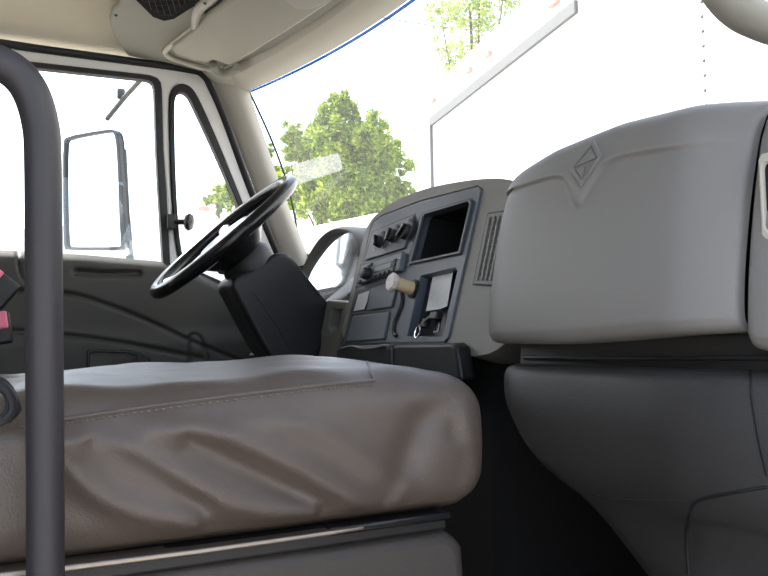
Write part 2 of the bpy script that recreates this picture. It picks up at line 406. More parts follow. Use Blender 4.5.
# pillar trims (left one seen in full, right one mirrored)
def pillar(name, sx, label):
    A = [hx(a, b, -0.915) for a, b in [(208, 72), (216, 90), (229, 121), (254, 188), (278, 248), (291, 284)]]
    B = [hx(a, b, -0.868) for a, b in [(249, 88), (251, 97), (262, 130), (281, 186), (304, 246), (318, 284)]]
    A = catmull(A, 6); B = catmull(B, 6); rws = []
    for a, b in zip(A, B):
        r = []; out = Vector((1, -0.35, 0)).normalized()
        for k in range(15):
            t = k / 14; p = lerp(a, b, t) + out * 0.030 * (1 - abs(2 * t - 1) ** 2.6); p.x *= -sx; r.append(p)
        rws.append(r)
    return struct(mk(name, *g_grid(rws), M['pillar'], label=label, cat='trim'))
pillar('trim_1', -1, "pale grey windshield pillar trim beside the driver's vent window")
pillar('trim_2', 1, 'pale grey windshield pillar trim beside the open passenger door')

# header trim between visors and windshield top edge
rows = []
for i in range(61):
    x = lerp(-.90, .90, i / 60); b = wtop(x); q = sstep(.90, .78, abs(x)); r = []
    for k in range(9):
        t = k / 8
        p = b + Vector((0, -0.012 - 0.135 * t * (0.45 + .55 * q), -0.004 + 0.055 * t - 0.018 * sin(pi * t) + 0.075 * sstep(.6, 1.0, t))); r.append(p)
    r.insert(0, b + Vector((0, 0.004, 0.01)))
    rows.append(r)
struct(mk('trim_3', *g_grid(rows), M['beige'], label='light beige header trim along the top of the windshield', cat='trim'))
# corner filler joining header, pillar and door seal
rows = []
for i in range(13):
    t = i / 12; a = lerp(hx(200, 70, -.925), hx(222, 92, -.915), t); b = lerp(hx(222, 66, -.80), hx(252, 92, -.865), t)
    rows.append([lerp(a, b, k / 10) + Vector((0.0, -.004, -0.010)) * sin(pi * k / 10) for k in range(11)])
struct(mk('trim_4', *g_grid(rows), M['beige'], label='beige corner trim where the header meets the pillar', cat='trim'))

# ================================================================== OVERHEAD CONSOLE, VISOR
OHP, OHN = Vector((0, .70, 1.405)), Vector((0, .15, 1)).normalized()
def oh(x, y, off=0.0): return hit(x, y, OHP - OHN * off, OHN)
cons = thing('overhead_console', 'grey beige overhead storage console with net pocket above the windshield', 'console', (-0.3, .5, 1.40))
base_px = [(118, 5), (111, 11), (109, 20), (112, 33), (119, 46), (128, 57), (165, 63), (205, 73), (226, 80), (262, 56), (300, 32), (340, 4), (352, -6)]
base_tail = [(0.25, .79), (.60, .755), (.80, .70), (.84, .60), (.84, .30), (-.30, .30)]
v, f = g_prism([oh(a, b) for a, b in base_px] + [Vector((a, b, 1.405 + (.70 - b) * .15)) for a, b in base_tail], OHN * 0.02)
mk('console_body', v, f, M['ohgrey'], cons, bevel=0.008)
mk('net_pocket', *g_prism([oh(a, b, .0025) for a, b in [(136, 0), (144, 8), (153, 17), (164, 21), (174, 19), (188, 10), (205, 0), (215, -12), (130, -12)]], OHN * 0.004), M['carpet'], cons, smooth_=False)
net = MB()
for k in range(-2, 16):
    a = oh(138 + 6 * k, -12, .006); b = oh(150 + 6 * k, 24, .006)
    pts = [p for p in [lerp(a, b, t / 12) for t in range(13)]]
    def inside(p):
        q = p - CAM; z = q.dot(FWD); x = 384 + F * q.dot(RGT) / z; y = 288 - F * q.dot(UPV) / z
        return y < 2 + 15 * max(0, 1 - ((x - 166) / 22) ** 2) and 140 < x < 205
    pts = [p for p in pts if inside(p)]
    if len(pts) > 2: net.add(*g_tube(pts, 0.0007, 5))
for k in range(6):
    a = oh(142, -8 + 5 * k, .006); b = oh(200, -8 + 5 * k - 4, .006)
    pts = [p for p in [lerp(a, b, t / 24) for t in range(25)] if inside(p)]
    if len(pts) > 2: net.add(*g_tube(pts, 0.0007, 5))
net.mk('net', M['black'], cons, kind='stuff')
mk('visor_rim', *g_tube(catmull([oh(a, b, .006) for a, b in [(203, 14), (197, 25), (182, 37), (168, 48), (165.5, 53), (171, 58), (186, 63), (203, 68), (216, 70)]], 6), 0.0075, 10), M['beige'], cons)
mk('visor_bracket', *g_tube(catmull([oh(a, b, .008) for a, b in [(196, 27), (197, 15), (200, 8), (207, 2), (216, -6)]], 5), 0.013, 10), M['beige'], cons)
mk('screw', *g_lathe([(.004, 0), (.004, .003)], oh(205, 3, .02), -OHN, 10), M['black'], cons)
mk('screw', *g_lathe([(.004, 0), (.004, .003)], oh(116, 15, .0), -OHN, 10), M['black'], cons)

visor = thing('sun_visor', "beige folded sun visor above the driver's side of the windshield", 'sun visor', (-.5, .6, 1.39))
vp = [(171, 50), (176, 55), (192, 60), (206, 64), (211, 61), (216, 61), (229, 66), (250, 55), (290, 30), (325, 7), (345, -8), (345, -40), (262, -40), (240, -8), (219, 10), (207, 18), (200, 28), (185, 40)]
mk('visor_body', *g_prism([oh(a, b, .030) for a, b in vp], OHN * 0.024), M['visor'], visor, bevel=0.008, seg=4)
c = oh(222, 70, .02)
mk('visor_hinge', *g_tube(catmull([oh(a, b, .026) for a, b in [(213, 64), (216, 70), (224, 73), (233, 71), (237, 67)]], 5), 0.012, 10), M['ohgrey'], visor)
mk('visor_rod', *g_tube([oh(224, 68, .02), oh(260, 46, .018)], 0.005, 8), M['ohgrey'], visor)
mp = [(283, -4), (287, 3), (296, 9), (308, 10), (320, 6), (329, 0), (334, -6), (334, -14), (283, -14)]
mk('visor_mirror_cover', *g_prism([oh(a, b, .038) for a, b in mp], OHN * 0.01), M['pillar'], visor, bevel=0.004)

# ================================================================== DASHBOARD
dash = thing('dashboard', 'grey truck dashboard with centre control pod and raised passenger side', 'dashboard', (0.2, 1.0, 0.3))
PP, PNRM = Vector((0.05, .736, .60)), Vector((0, 1, -.26)).normalized()     # centre panel plane (leans away at the top)
def pn(x, y, off=0.0): return hit(x, y, PP - PNRM * off, PNRM)
def pns(L, off=0.0): return [pn(a, b, off) for a, b in L]
pod_px = [(337, 350), (349, 300), (363, 238), (368, 224), (378, 212), (396, 200), (418, 191), (439, 185), (475, 179), (502, 178), (520, 182), (560, 200), (545, 300), (500, 352), (468, 358), (447, 343), (420, 345)]
pan_out = [(343, 344), (371, 229), (374, 222), (383, 216), (420, 202), (477, 187), (481, 190), (448, 337), (444, 342)]
podh = [(342, 345.5), (370, 228), (373, 221), (383, 214.5), (420, 200.5), (477, 185.5), (482.5, 189), (449, 338), (445, 343.5)]
pod_px = chaikin(pod_px, 2)
pv, pf = g_plate(pns(pod_px), [pns(podh)], PNRM * 0.06)
mk('pod_housing', pv, pf, M['pod'], dash, bevel=0.012, seg=4)
# pod shell running forward to the windshield
shp = pns([p for p in pod_px if p[1] < 300 and p[0] < 530], -0.05)
rows = [[p + Vector((0, d, -0.10 * d)) for p in shp] for d in (0, .1, .2, .3)]
mk('pod_shell', *g_grid(rows), M['pod'], dash)
bay = [(411, 261), (422.5, 217), (425, 214), (467, 201.5), (469, 204), (458, 251)]
pock = [(407, 336), (420.5, 276), (455, 268), (457, 271), (442, 336)]
mk('center_panel', *g_plate(pns(pan_out, .004), [pns(bay, .004), pns(pock, .004)], PNRM * 0.02), M['panel'], dash, bevel=0.0015, seg=2)
def pocket(name, L, depth, m, parent):       # five-sided box behind an opening
    a = pns(L, .002); b = [p + Vector((0, depth, -depth * .1)) for p in a]; n = len(a)
    return mk(name, a + b, [(i, (i + 1) % n, n + (i + 1) % n, n + i) for i in range(n)] + [tuple(range(n, 2 * n))], m, parent, smooth_=False)
pocket('storage_bay', bay, .11, M['black'], dash)
pk = pocket('side_pocket', pock, .035, M['panel_dk'], dash)
def ring(L, w):                              # inset polygon loop in pixels
    cx = sum(p[0] for p in L) / len(L); cy = sum(p[1] for p in L) / len(L)
    return [(cx + (x - cx) * w, cy + (y - cy) * w) for x, y in L]
mk('bay_bezel', *g_plate(pns(ring(bay, 1.10), .009), [pns(ring(bay, 1.0), .009)], PNRM * 0.008), M['panel_dk'], dash, bevel=0.002)
mk('bay_groove', *g_plate(pns(ring(bay, 1.15), .0055), [pns(ring(bay, 1.09), .0055)], PNRM * 0.003), M['black'], dash, smooth_=False)
# groove running round the panel edge
mk('panel_gap', *g_plate(pns(ring(pan_out, 1.012), .0025), [pns(ring(pan_out, .99), .0025)], PNRM * 0.003), M['black'], dash, smooth_=False)
# climate panel
cl = [(365, 260), (373, 232), (413.5, 215), (404, 248)]
mk('climate_groove', *g_prism(pns(ring(cl, 1.07), .0048), PNRM * .003), M['black'], dash, smooth_=False)
clp = mk('climate_panel', *g_prism(pns(cl, .0085), PNRM * .005), M['panel'], dash, bevel=0.0015)
for k, (a, b, r) in enumerate([(376.5, 240.5, .0135), (389.5, 234.5, .0145), (402.5, 230.5, .017)]):
    A = -PNRM; c = pn(a, b, .020) + PNRM * .011
    mk('dial', *g_lathe([(r * 1.35, 0), (r * 1.35, .002), (r * 1.2, .003)], c + Vector((.004, 0, .006)), A, 24), M['panel_dk'], clp)
    kb = mk('knob', *g_lathe([(r, 0), (r, .007), (r * .9, .012), (r * .85, .0125)], c, A, 24), M['black'], clp)
    th = radians(-25 + 35 * k); up = Vector((0, .26, 1)).normalized(); rt = Vector((1, 0, 0)); dd = up * cos(th) + rt * sin(th)
    mb = MB().add(*g_obox(c + A * .014, dd * r * .95, dd.cross(A) * r * .26, A * .005))
    mk('knob_grip', mb.v, mb.f, M['black_gloss'], clp, bevel=0.002)
mb = MB()
for a, b in [(374, 250), (382, 247), (390, 243)]: mb.add(*g_obox(pn(a, b, .009), (.0022, 0, 0), PNRM * .0004, (0, .0006, .0022)))
mb.mk('dial_marks', M['print_'], clp, kind='stuff')
# radio
rd = [(357, 284), (361.5, 266), (402, 252), (398.5, 270)]
mk('radio_slot', *g_prism(pns([(355, 288), (360.5, 264), (404, 250.5), (400, 272.5)], .0047), PNRM * .003), M['black'], dash, smooth_=False)
rad = mk('radio', *g_prism(pns(rd, .015), PNRM * .014), M['radio'], dash, bevel=0.0015)
mk('radio_display', *g_prism(pns([(373, 272), (374.5, 267), (391, 262), (389.5, 267)], .0156), PNRM * .001), M['lcd'], rad, smooth_=False)
mk('display_frame', *g_plate(pns([(372, 273.3), (374, 266), (392.3, 260.8), (390.3, 268)], .0162), [pns([(373, 272), (374.5, 267), (391, 262), (389.5, 267)], .0162)], PNRM * .0015), M['panel_dk'], rad, smooth_=False)
mk('volume_knob', *g_lathe([(.014, 0), (.014, .010), (.012, .016), (.0105, .017)], pn(363.5, 272.5, .028) + PNRM * .013, -PNRM, 20), M['black'], rad)
for i in range(6):
    a, b = 371 + i * 4.2, 277.3 - i * 1.45
    mb = MB().add(*g_obox(pn(a, b, .016), (.0055, 0, 0), PNRM * .002, (0, .0008, .003))); mk('radio_button', mb.v, mb.f, M['black'], rad, bevel=.0008)
for a, b in [(395, 260.5), (394, 265), (393, 269.5), (359.5, 281.5), (368.5, 266.5), (371, 264.5)]:
    mb = MB().add(*g_obox(pn(a, b, .016), (.005, 0, 0), PNRM * .002, (0, .0008, .0035))); mk('radio_button', mb.v, mb.f, M['black'], rad, bevel=.0008)
# blank plates and cubby beneath the radio
mk('cubby_recess', *g_prism(pns([(351, 313), (356.5, 291), (399, 277), (392, 308.5)], .0047), PNRM * .003), M['black'], dash, smooth_=False)
mk('blank_plate', *g_prism(pns([(366, 310.5), (371, 288), (398, 279), (391, 307)], .009), PNRM * .006), M['panel'], dash, bevel=.002)
mk('drawer_gap', *g_prism(pns([(344, 343.5), (351.5, 314), (391, 309.5), (385, 341)], .0047), PNRM * .003), M['black'], dash, smooth_=False)
dr = mk('drawer', *g_prism(pns([(345.5, 342), (352.5, 316), (389, 311.5), (383.5, 339)], .009), PNRM * .006), M['panel'], dash, bevel=.0025)
# parking brake valve: cream knob on a stem, black boot, black slot beneath it
kx = pn(391.5, 282, .056); c = kx + PNRM * .051
mk('knob_bezel', *g_lathe([(.019, 0), (.019, .004), (.014, .006)], c, -PNRM, 24), M['black'], dash)
ax = -PNRM
bk = mk('brake_knob', *g_lathe([(.012, 0.0), (.0135, .004), (.0125, .03), (.0125, (kx - c).length - .008)], c, ax, 20), M['cream'], dash)
hexv = g_lathe([(.0165, -.008), (.0190, -.004), (.0190, .001), (.016, .004), (.006, .0045)], kx, ax, 8)
mk('knob_head', *hexv, M['knobface'], bk, autosm=25)
mk('lever_slot', *g_tube(castpath(bvh_of(*g_prism(pns([(330, 380), (330, 180), (520, 180), (520, 380)], .006), PNRM * .002)), [(402, 292), (402, 303), (398.5, 313), (394.5, 323), (394, 332), (396.5, 336)], 6), .0042, 8), M['black'], dash)
# vent on the pod
vn = [(474, 282), (488, 216), (507.5, 213), (494, 283)]
vent = mk('air_vent', *g_plate(pns(ring(vn, 1.06), .006), [pns(ring(vn, .93), .006)], PNRM * .008), M['pod'], dash, bevel=.0015)
mk('vent_cavity', *g_prism(pns(ring(vn, 1.10), .0012), PNRM * .001), M['black'], vent, smooth_=False)
for k in range(4):
    t = (k + .5) / 4
    a = (lerp(488, 507, t), lerp(217, 214.5, t)); b = (lerp(475.5, 493, t), lerp(280.5, 281.5, t))
    pa, pb = pn(*a, .004), pn(*b, .004); m_ = (pa + pb) / 2
    mb = MB().add(*g_obox(m_, (pa - pb) / 2, Vector((.0024, 0, 0)), PNRM * .003)); mk('slat', mb.v, mb.f, M['pod'], vent)
for k in range(10):
    t = (k + .5) / 10
    a = (lerp(488, 475, t), lerp(217, 281, t)); b = (lerp(507, 493.5, t), lerp(214, 282, t))
    pa, pb = pn(*a, .002), pn(*b, .002); m_ = (pa + pb) / 2; dd = (pa - pb).normalized().cross(PNRM)
    mb = MB().add(*g_obox(m_, (pa - pb) / 2, dd * .0012, PNRM * .002)); mk('slat', mb.v, mb.f, M['pod'], vent)
# small print on the panel
mb = MB()
for a, b in [(358.5, 277), (399.5, 258)]: mb.add(*g_obox(pn(a, b, .0155), (.003, 0, 0), PNRM * .0003, (0, 0, .0012)))
mb.mk('radio_marks', M['print_'], rad, kind='stuff')
# black console beneath the panel
def hyb(pts, y): return [hy(a, b, y) for a, b in pts]
mk('console_tray', *g_prism(hyb([(336, 349), (340, 347), (386, 344), (390, 346), (391, 380), (336, 380)], .70), (0, .12, 0)), M['black'], dash, bevel=.006)
mk('console_front', *g_prism(hyb([(392, 345), (451, 343), (456, 347), (461, 380), (392, 380)], .705), (0, .03, 0)), M['black'], dash, bevel=.006)
mk('tray_rim', *g_tube(catmull(hyb([(341, 349), (352, 346.5), (362, 348.5), (375, 348), (386, 345.5), (389, 350)], .699), 5), .003, 8), M['panel_dk'], dash)
mk('console_tunnel', *g_prism([Vector((-.25, .74, 0)), Vector((.40, .74, 0)), Vector((.33, .80, .60)), Vector((-.2, .80, .60))], (0, .45, 0)), M['carpet'], dash, bevel=.03)
# bracket panel right of the steering column
mk('knee_panel', *g_plate(hyb([(327, 300), (347, 302), (343, 325), (337, 356), (316, 358), (321, 330)], .77), [hyb([(332, 309), (342, 309), (338, 328), (331, 333), (328, 328)], .77)], (0, .05, 0)), M['pod'], dash, bevel=.004)
mk('knee_slot', *g_prism(hyb([(330, 305), (344, 305), (340, 332), (326, 336)], .80), (0, .01, 0)), M['black'], dash)
mk('knee_bolster', *g_prism(hyb([(205, 420), (215, 380), (250, 362), (300, 352), (337, 350), (340, 420)], .84), (0, .2, 0)), M['black'], dash, bevel=.02)
# instrument hood: arch with a deep inside, lens behind it
arch = [(296, 300), (299, 278), (303, 264), (312, 246), (322, 233), (333, 226.5), (344, 226), (353, 230.5), (359.5, 240), (362, 252), (362.5, 270), (358, 290), (350, 310)]
ac = catmull([hy(a, b, .80) for a, b in arch], 6)
cen = Vector((sum(p.x for p in ac) / len(ac), .8, .74))
rows = []
prof = [(0.0, .30), (0.002, .10), (0.0, .02), (-.003, .006), (-.008, 0), (-.010, .002), (-.012, .008), (-.013, .03), (-.014, .07)]
for p in ac:
    rad_ = Vector((p.x - cen.x, 0, p.z - cen.z)).normalized()
    rows.append([p + rad_ * a + Vector((0, b, -0.04 * b)) for a, b in prof])
mk('instrument_hood', *g_grid(rows), M['pod'], dash)
LZ = [Vector((r[-3].x, .815 + (r[-3].z - .80) * .10, r[-3].z)) for r in rows]
inst = mk('instrument_cluster', *g_prism(LZ, (0, .02, 0)), M['lens'], dash, smooth_=False)
# dash top behind pods
rows = [[Vector((x, y, .83 + 0.03 * sstep(.9, 1.1, y))) for x in [lerp(-.9, .98, i / 30) for i in range(31)]] for y in (.87, .95, 1.05, 1.22)]
mk('dash_top', *g_grid(rows), M['pod'], dash)
mk('dash_side', *g_prism([Vector((-.90, .84, .60)), Vector((-.90, .92, .82)), Vector((-.90, 1.2, .84)), Vector((-.90, 1.2, .55))], (.26, 0, 0)), M['door'], dash, bevel=.02)

# ---- raised passenger panel
plan = [(.345, .88), (.385, .80), (.418, .735), (.448, .70), (.480, .675), (.525, .661), (.60, .654), (.70, .651), (.79, .653), (.832, .656), (.862, .667), (.891, .685), (.897, .698)]
plan = catmull([(a, b, 0) for a, b in plan], 12)
sec = catmull([(.07, .603, 0), (.030, .603, 0), (.010, .606, 0), (0.0, .616, 0), (-.002, .632, 0), (.002, .68, 0), (.013, .75, 0), (.026, .81, 0), (.038, .85, 0), (.060, .880, 0), (.12, .895, 0), (.22, .90, 0), (.36, .895, 0)], 9)
zt = [(.34, .81), (.40, .84), (.45, .858), (.5, .870), (.6, .884), (.72, .890), (.82, .883), (.9, .870), (.97, .86)]
def dpt3(P, s):
    zb_ = .604 + .012 * sstep(.62, .90, P.x)
    zz = zb_ + (s.y - .603) * (interp(zt, P.x) - zb_) / (.897 - .603)
    return Vector((P.x, P.y + s.x, zz))
def subdiv(L, n): return [lerp(a, b, k / n) for a, b in zip(L, L[1:]) for k in range(n)] + [L[-1]]
P2, S2 = subdiv(plan, 2), subdiv(sec, 2)
rows = [[dpt3(P, s) for s in S2] for P in P2]
v, f = g_grid(rows); bv = bvh_of(v, f)
cr = [(490, 196), (515, 189), (535, 183), (552, 178), (563, 178), (569, 184), (578, 206), (590, 187), (603, 169), (616, 160), (640, 154), (690, 146), (716, 143)]
crx = [(p.x, p.z) for p in castpath(bv, cr, 5)]
def crz(x):
    best = None
    for (a, za), (b, zb) in zip(crx, crx[1:]):
        if min(a, b) <= x <= max(a, b) and abs(b - a) > 1e-7:
            z = lerp(za, zb, (x - a) / (b - a)); best = z
    return best
for r in rows:
    for p in r:
        if .43 < p.x < .92 and .66 < p.z < .885 and p.y < .80:
            d = polydist((p.x, p.z), crx); zc_ = interp(sorted(crx), p.x)
            sgn = 1 if p.z > zc_ else -1
            fade = sstep(.90, .80, p.x) * sstep(.885, .865, p.z)
            p.y -= (.006 * (0.5 + 0.5 * math.tanh(sgn * d / .0024))) * fade
v, f = g_grid(rows); bv = bvh_of(v, f)
pp = mk('passenger_panel', v, f, M['dash'], dash, autosm=80)
mk('gap_backing', *g_prism([Vector((.78, .725, .62)), Vector((.96, .725, .62)), Vector((.96, .755, .85)), Vector((.78, .755, .85))], (0, .05, 0)), M['black'], dash)  # black backing plate added to stop sky light leaking through the gap
# diamond emblem: raised frame, split road shape inside
def onp(L, off): return [cast(bv, a, b, 0) + Vector((0, -off, off * .25)) for a, b in L]
dm = [(595, 140.5), (603, 156), (582, 186.5), (570.5, 170)]
sink = Vector((0, .007, -.001))
emb = mk('emblem', *g_plate(onp(dm, .0035), [onp(ring(dm, .76), .0035)], sink), M['dash'], pp, bevel=.001)
mk('emblem_field', *g_prism(onp(ring(dm, .80), .0008), sink), M['pod'], emb, smooth_=False)
e0, e1, e2, e3 = ring(dm, .66)
mk('emblem_road', *g_prism(onp([e3, e0, e1], .0030), sink), M['dash'], emb, bevel=.0008)
mx_ = lambda a, b, t: (lerp(a[0], b[0], t), lerp(a[1], b[1], t))
mk('emblem_road', *g_prism(onp([mx_(e3, e2, .28), mx_(mx_(e3, e1, .5), e2, .28), e2], .0030), sink), M['dash'], emb, bevel=.0008)
mk('emblem_road', *g_prism(onp([mx_(mx_(e3, e1, .62), e2, .25), mx_(e1, e2, .2), mx_(e1, e2, .85)], .0030), sink), M['dash'], emb, bevel=.0008)
# end cap beside the door with a round-cornered vent
plan_e = catmull([(.902, .71, 0), (.904, .694, 0), (.915, .687, 0), (.95, .695, 0), (.99, .72, 0)], 5)
rows = []
for P in plan_e:
    rows.append([Vector((P.x, P.y + s.x * .9, interp([(.9, .600), (.95, .590), (1.0, .586)], P.x) + (s.y - .603) * .90)) for s in sec])
v, f = g_grid(rows); ec = mk('dash_end_cap', v, f, M['dash'], dash); bve = bvh_of(v, f)
hh = cast(bve, 767, 205)
if hh is None: hh = Vector((.97, .705, .74))
vfr = [(-.004, -.03), (-.004, .045), (0, .051), (.03, .051), (.034, .045), (.034, -.03), (.03, -.036), (0, -.036)]
o_ = [Vector((hh.x + a, hh.y - .006, hh.z + b)) for a, b in vfr]; cx = sum((p for p in o_), Vector()) / 8
ev = mk('side_vent', *g_plate(o_, [[cx + (p - cx) * .78 for p in o_]], (0, .014, 0)), M['beige'], ec, bevel=.002)
mk('vent_cavity', *g_prism([cx + (p - cx) * .8 + Vector((0, .005, 0)) for p in o_], (0, .004, 0)), M['black'], ev)

# ---- dark lower passenger dash
zr = [(.577, .70, .50), (.576, .682, .497), (.570, .668, .494), (.555, .661, .494), (.52, .656, .500), (.48, .658, .522), (.45, .664, .552), (.425, .676, .585), (.41, .688, .605), (.38, .70, .640), (.33, .712, .690), (.25, .735, .76), (.12, .77, .85), (0.0, .80, .92)]
zrc = catmull(zr, 4); rows = []
for q in zrc:
    z, Y, xl = q.x, q.y, q.z - .020 - .012 * sstep(.48, .57, q.x); r = []
    for t, dy in [(0, .20), (.004, .12), (.012, .07), (.026, .034), (.05, .012), (.085, .002), (.13, 0), (.2, 0)]:
        r.append(Vector((xl + t, Y + dy, z)))
    xs = xl + .2
    for k in range(1, 15):
        x = lerp(xs, 1.03, k / 14); r.append(Vector((x, Y + .02 * sstep(.82, .92, x) + .05 * max(0, x - .9) / .13, z)))
    rows.append(r)
v, f = g_grid(rows); bvl = bvh_of(v, f)
lw = mk('lower_panel', v, f, M['lower'], dash, autosm=70)
for L in ([(748, 362), (750, 375), (753, 405), (760, 445), (767, 475)], [(689, 574), (687, 545), (688, 525), (692, 508), (700, 500), (725, 494), (767, 487)]):
    mk('seam', *g_tube(castpath(bvl, L, 8), .0018, 6), M['black'], lw)
mk('seam', *g_tube(castpath(bvl, [(537, 474), (560, 486), (609, 498), (650, 500), (694, 500)], 6), .001, 6), M['lower'], lw)
# recessed strip between the two
mk('recess_strip', *g_prism([Vector((.518, .70, .615)), Vector((.522, .692, .572)), Vector((1.03, .745, .572)), Vector((1.03, .75, .615))], (0, .15, 0)), M['lower'], dash, bevel=.004)
mk('strip_edge', *g_tube([Vector((.533, .694, .585)), Vector((.70, .697, .586)), Vector((.9, .712, .590)), Vector((1.03, .74, .592))], .003, 8), M['black'], dash)

# ================================================================== STEERING
wc = hx(224, 235.5, -.45); n_ax = Vector((0, .667, -.745)).normalized(); upw = Vector((0, .745, .667)).normalized(); rt = Vector((1, 0, 0))
# slight turn of the wheel plane keeps the near rim in front of the far one
sw = thing('steering_wheel', 'black-rimmed steering wheel with silver spokes and centre pad', 'steering wheel', wc)
RW = .209
rim = [wc + (rt * cos(a) + upw * sin(a)) * RW for a in [2 * pi * k / 64 for k in range(64)]]
mk('rim', *g_tube(rim, .0165, 14, closed=True), M['black_gloss'], sw)
hubc = wc + n_ax * .022
mk('hub_pad', *g_lathe([(.03, -.022), (.075, -.020), (.095, -.010), (.098, .004), (.08, .025), (.055, .05)], hubc, n_ax, 32), M['black_gloss'], sw)
mk('horn_pad', *g_lathe([(.092, -.008), (.088, -.016), (.07, -.024), (.02, -.027)], hubc, n_ax, 32), M['silver'], sw)
for ang in (20, 160, 235, 305):
    a = radians(ang); dd = rt * cos(a) + upw * sin(a); side = n_ax.cross(dd)
    p0 = hubc + dd * .06; p1 = wc + dd * (RW - .004)
    mb = MB(); rws = []
    for k in range(9):
        t = k / 8; p = lerp(p0, p1, t) + n_ax * .008 * sin(pi * t); w = lerp(.030, .017, t); h = lerp(.010, .008, t)
        rws.append([p + side * w * cos(q) + n_ax * h * sin(q) for q in [2 * pi * j / 10 for j in range(10)]])
    v, f = g_grid(rws, True); mk('spoke', v, f, M['silver'], sw)
col_ = thing('steering_column', 'black steering column shroud below the steering wheel', 'steering column', wc + n_ax * .3)
mk('collar', *g_lathe([(.055, .06), (.066, .08), (.064, .12), (.06, .165), (.055, .19)], wc, n_ax, 28), M['black'], col_)
shr = [(230, 285), (236, 276), (255, 268), (277, 252), (287, 252), (294, 258), (312, 281), (331, 304), (325, 340), (318, 362), (276, 366), (262, 345), (246, 315)]
mk('shroud', *g_prism([hx(a, b, -.385) for a, b in shr], (-.13, 0, 0)), M['black'], col_, bevel=.016, seg=4)
mk('shroud_seam', *g_tube([hx(a, b, -.384) for a, b in [(252, 290), (275, 322), (296, 360)]], .0012, 6), M['lower'], col_)
st0 = wc + n_ax * .13 + Vector((-.06, 0, 0)); mk('turn_signal_stalk', *g_tube([st0, st0 + Vector((-.10, -.02, .02)), st0 + Vector((-.17, -.03, .03))], [.007, .007, .010], 10), M['black'], col_)
# chrome arm and pad added to imitate a sun glint below the column
ped = thing('glint_pedal', 'small chrome arm added to imitate a sun glint beneath the steering column', 'glint_pedal', hx(262, 350, -.62))
mk('glint_arm', *g_tube([hx(258, 334, -.62), hx(263, 345, -.62), hx(262, 362, -.62)], .007, 8), M['chrome'], ped)
mk('glint_pad', *g_obox(hx(262, 366, -.62), (.03, 0, 0), (0, .01, .005), (0, -.02, .035)), M['rubber'], ped, bevel=.004)

# ================================================================== SEAT
seat = thing('passenger_seat', 'wide taupe vinyl passenger seat cushion with wrinkled side and stitched edge', 'seat', (.46, .2, 0))
lo, hi, R_ = Vector((.205, -.06, .430)), Vector((.722, .503, .587)), .043
def folds_px(L): return [(p.y, p.z) for p in catmull([hx(a, b, .72) for a, b in L], 5)]
FOLDS = [(folds_px([(40, 440), (64, 462), (100, 493), (150, 514), (190, 522)]), .010, .008),
         (folds_px([(66, 432), (130, 452), (190, 484), (250, 508), (310, 512)]), .011, .009),
         (folds_px([(150, 420), (220, 434), (290, 464), (350, 498), (390, 512)]), .012, .009),
         (folds_px([(240, 412), (300, 424), (350, 450), (400, 486)]), .012, .005),
         (folds_px([(95, 440), (150, 470), (200, 505)]), .008, -.005),
         (folds_px([(190, 440), (260, 475), (320, 505)]), .009, -.006),
         (folds_px([(380, 515), (400, 470), (420, 420), (440, 395)]), .016, -.005),
         (folds_px([(445, 395), (462, 410), (466, 440)]), .012, .0025), (folds_px([(452, 430), (462, 445), (460, 470)]), .010, -.002)]
SEAMPX = [(-20, 432), (20, 426), (62, 420), (120, 411), (200, 400), (290, 389), (345, 383), (374, 381)]
def cush(p):
    inner_lo, inner_hi = lo + Vector((R_,) * 3), hi - Vector((R_,) * 3)
    q = Vector([max(inner_lo[i], min(inner_hi[i], p[i])) for i in range(3)])
    d = p - q
    r = q + d.normalized() * R_ if d.length > 1e-9 else p
    w = sstep(.40, .53, r.y); hfrac = (r.z - lo.z) / (hi.z - lo.z)
    r.z -= .014 * w * max(0, hfrac) ** 1.5
    r.z -= .012 * max(0, 1 - r.y / .4) * max(0, hfrac)
    r.z += .004 * sin(pi * (r.x - lo.x) / (hi.x - lo.x)) * max(0, hfrac)
    r.y += .006 * hfrac * (1 - hfrac) * 4 * w
    fx = sstep(.69, .715, r.x)
    if fx > 0:
        for L, wd, amp in FOLDS:
            wd *= 1.25
            dd = polydist((r.y, r.z), L)
            if dd < 3.2 * wd: r.x += 1.35 * amp * exp(-(dd / wd) ** 2) * fx * sstep(.432, .455, r.z) * sstep(.560, .530, r.z)
        r.x += .006 * sin(pi * min(1, max(0, hfrac)))
    r.z += .0025 * sin(26 * r.y + 9 * r.x) * sstep(.55, .58, r.z) + .0015 * sin(55 * r.y - 40 * r.x) * sstep(.55, .58, r.z)
    return r
mb = MB()
def face_grid(fn, n, m): mb.add(*g_grid([[cush(fn(i / n, j / m)) for i in range(n + 1)] for j in range(m + 1)]))
def L3(a, b, t): return a + (b - a) * t
def side_s(s): return s
face_grid(lambda a, b: Vector((hi.x, L3(lo.y, hi.y, a), L3(lo.z, hi.z, b))), 180, 60)
face_grid(lambda a, b: Vector((lo.x, L3(lo.y, hi.y, a), L3(lo.z, hi.z, b))), 30, 14)
face_grid(lambda a, b: Vector((L3(lo.x, hi.x, b), L3(lo.y, hi.y, a), hi.z)), 120, 90)
face_grid(lambda a, b: Vector((L3(lo.x, hi.x, b), L3(lo.y, hi.y, a), lo.z)), 20, 20)
face_grid(lambda a, b: Vector((L3(lo.x, hi.x, a), hi.y, L3(lo.z, hi.z, b))), 90, 50)
face_grid(lambda a, b: Vector((L3(lo.x, hi.x, a), lo.y, L3(lo.z, hi.z, b))), 20, 14)
bm = bmesh.new(); vv = [bm.verts.new(p) for p in mb.v]
for q in mb.f:
    try: bm.faces.new([vv[i] for i in q])
    except ValueError: pass
bmesh.ops.remove_doubles(bm, verts=bm.verts, dist=.0003); bm.verts.index_update()
cv, cf = [x.co.copy() for x in bm.verts], [tuple(x.index for x in q.verts) for q in bm.faces]; bm.free()
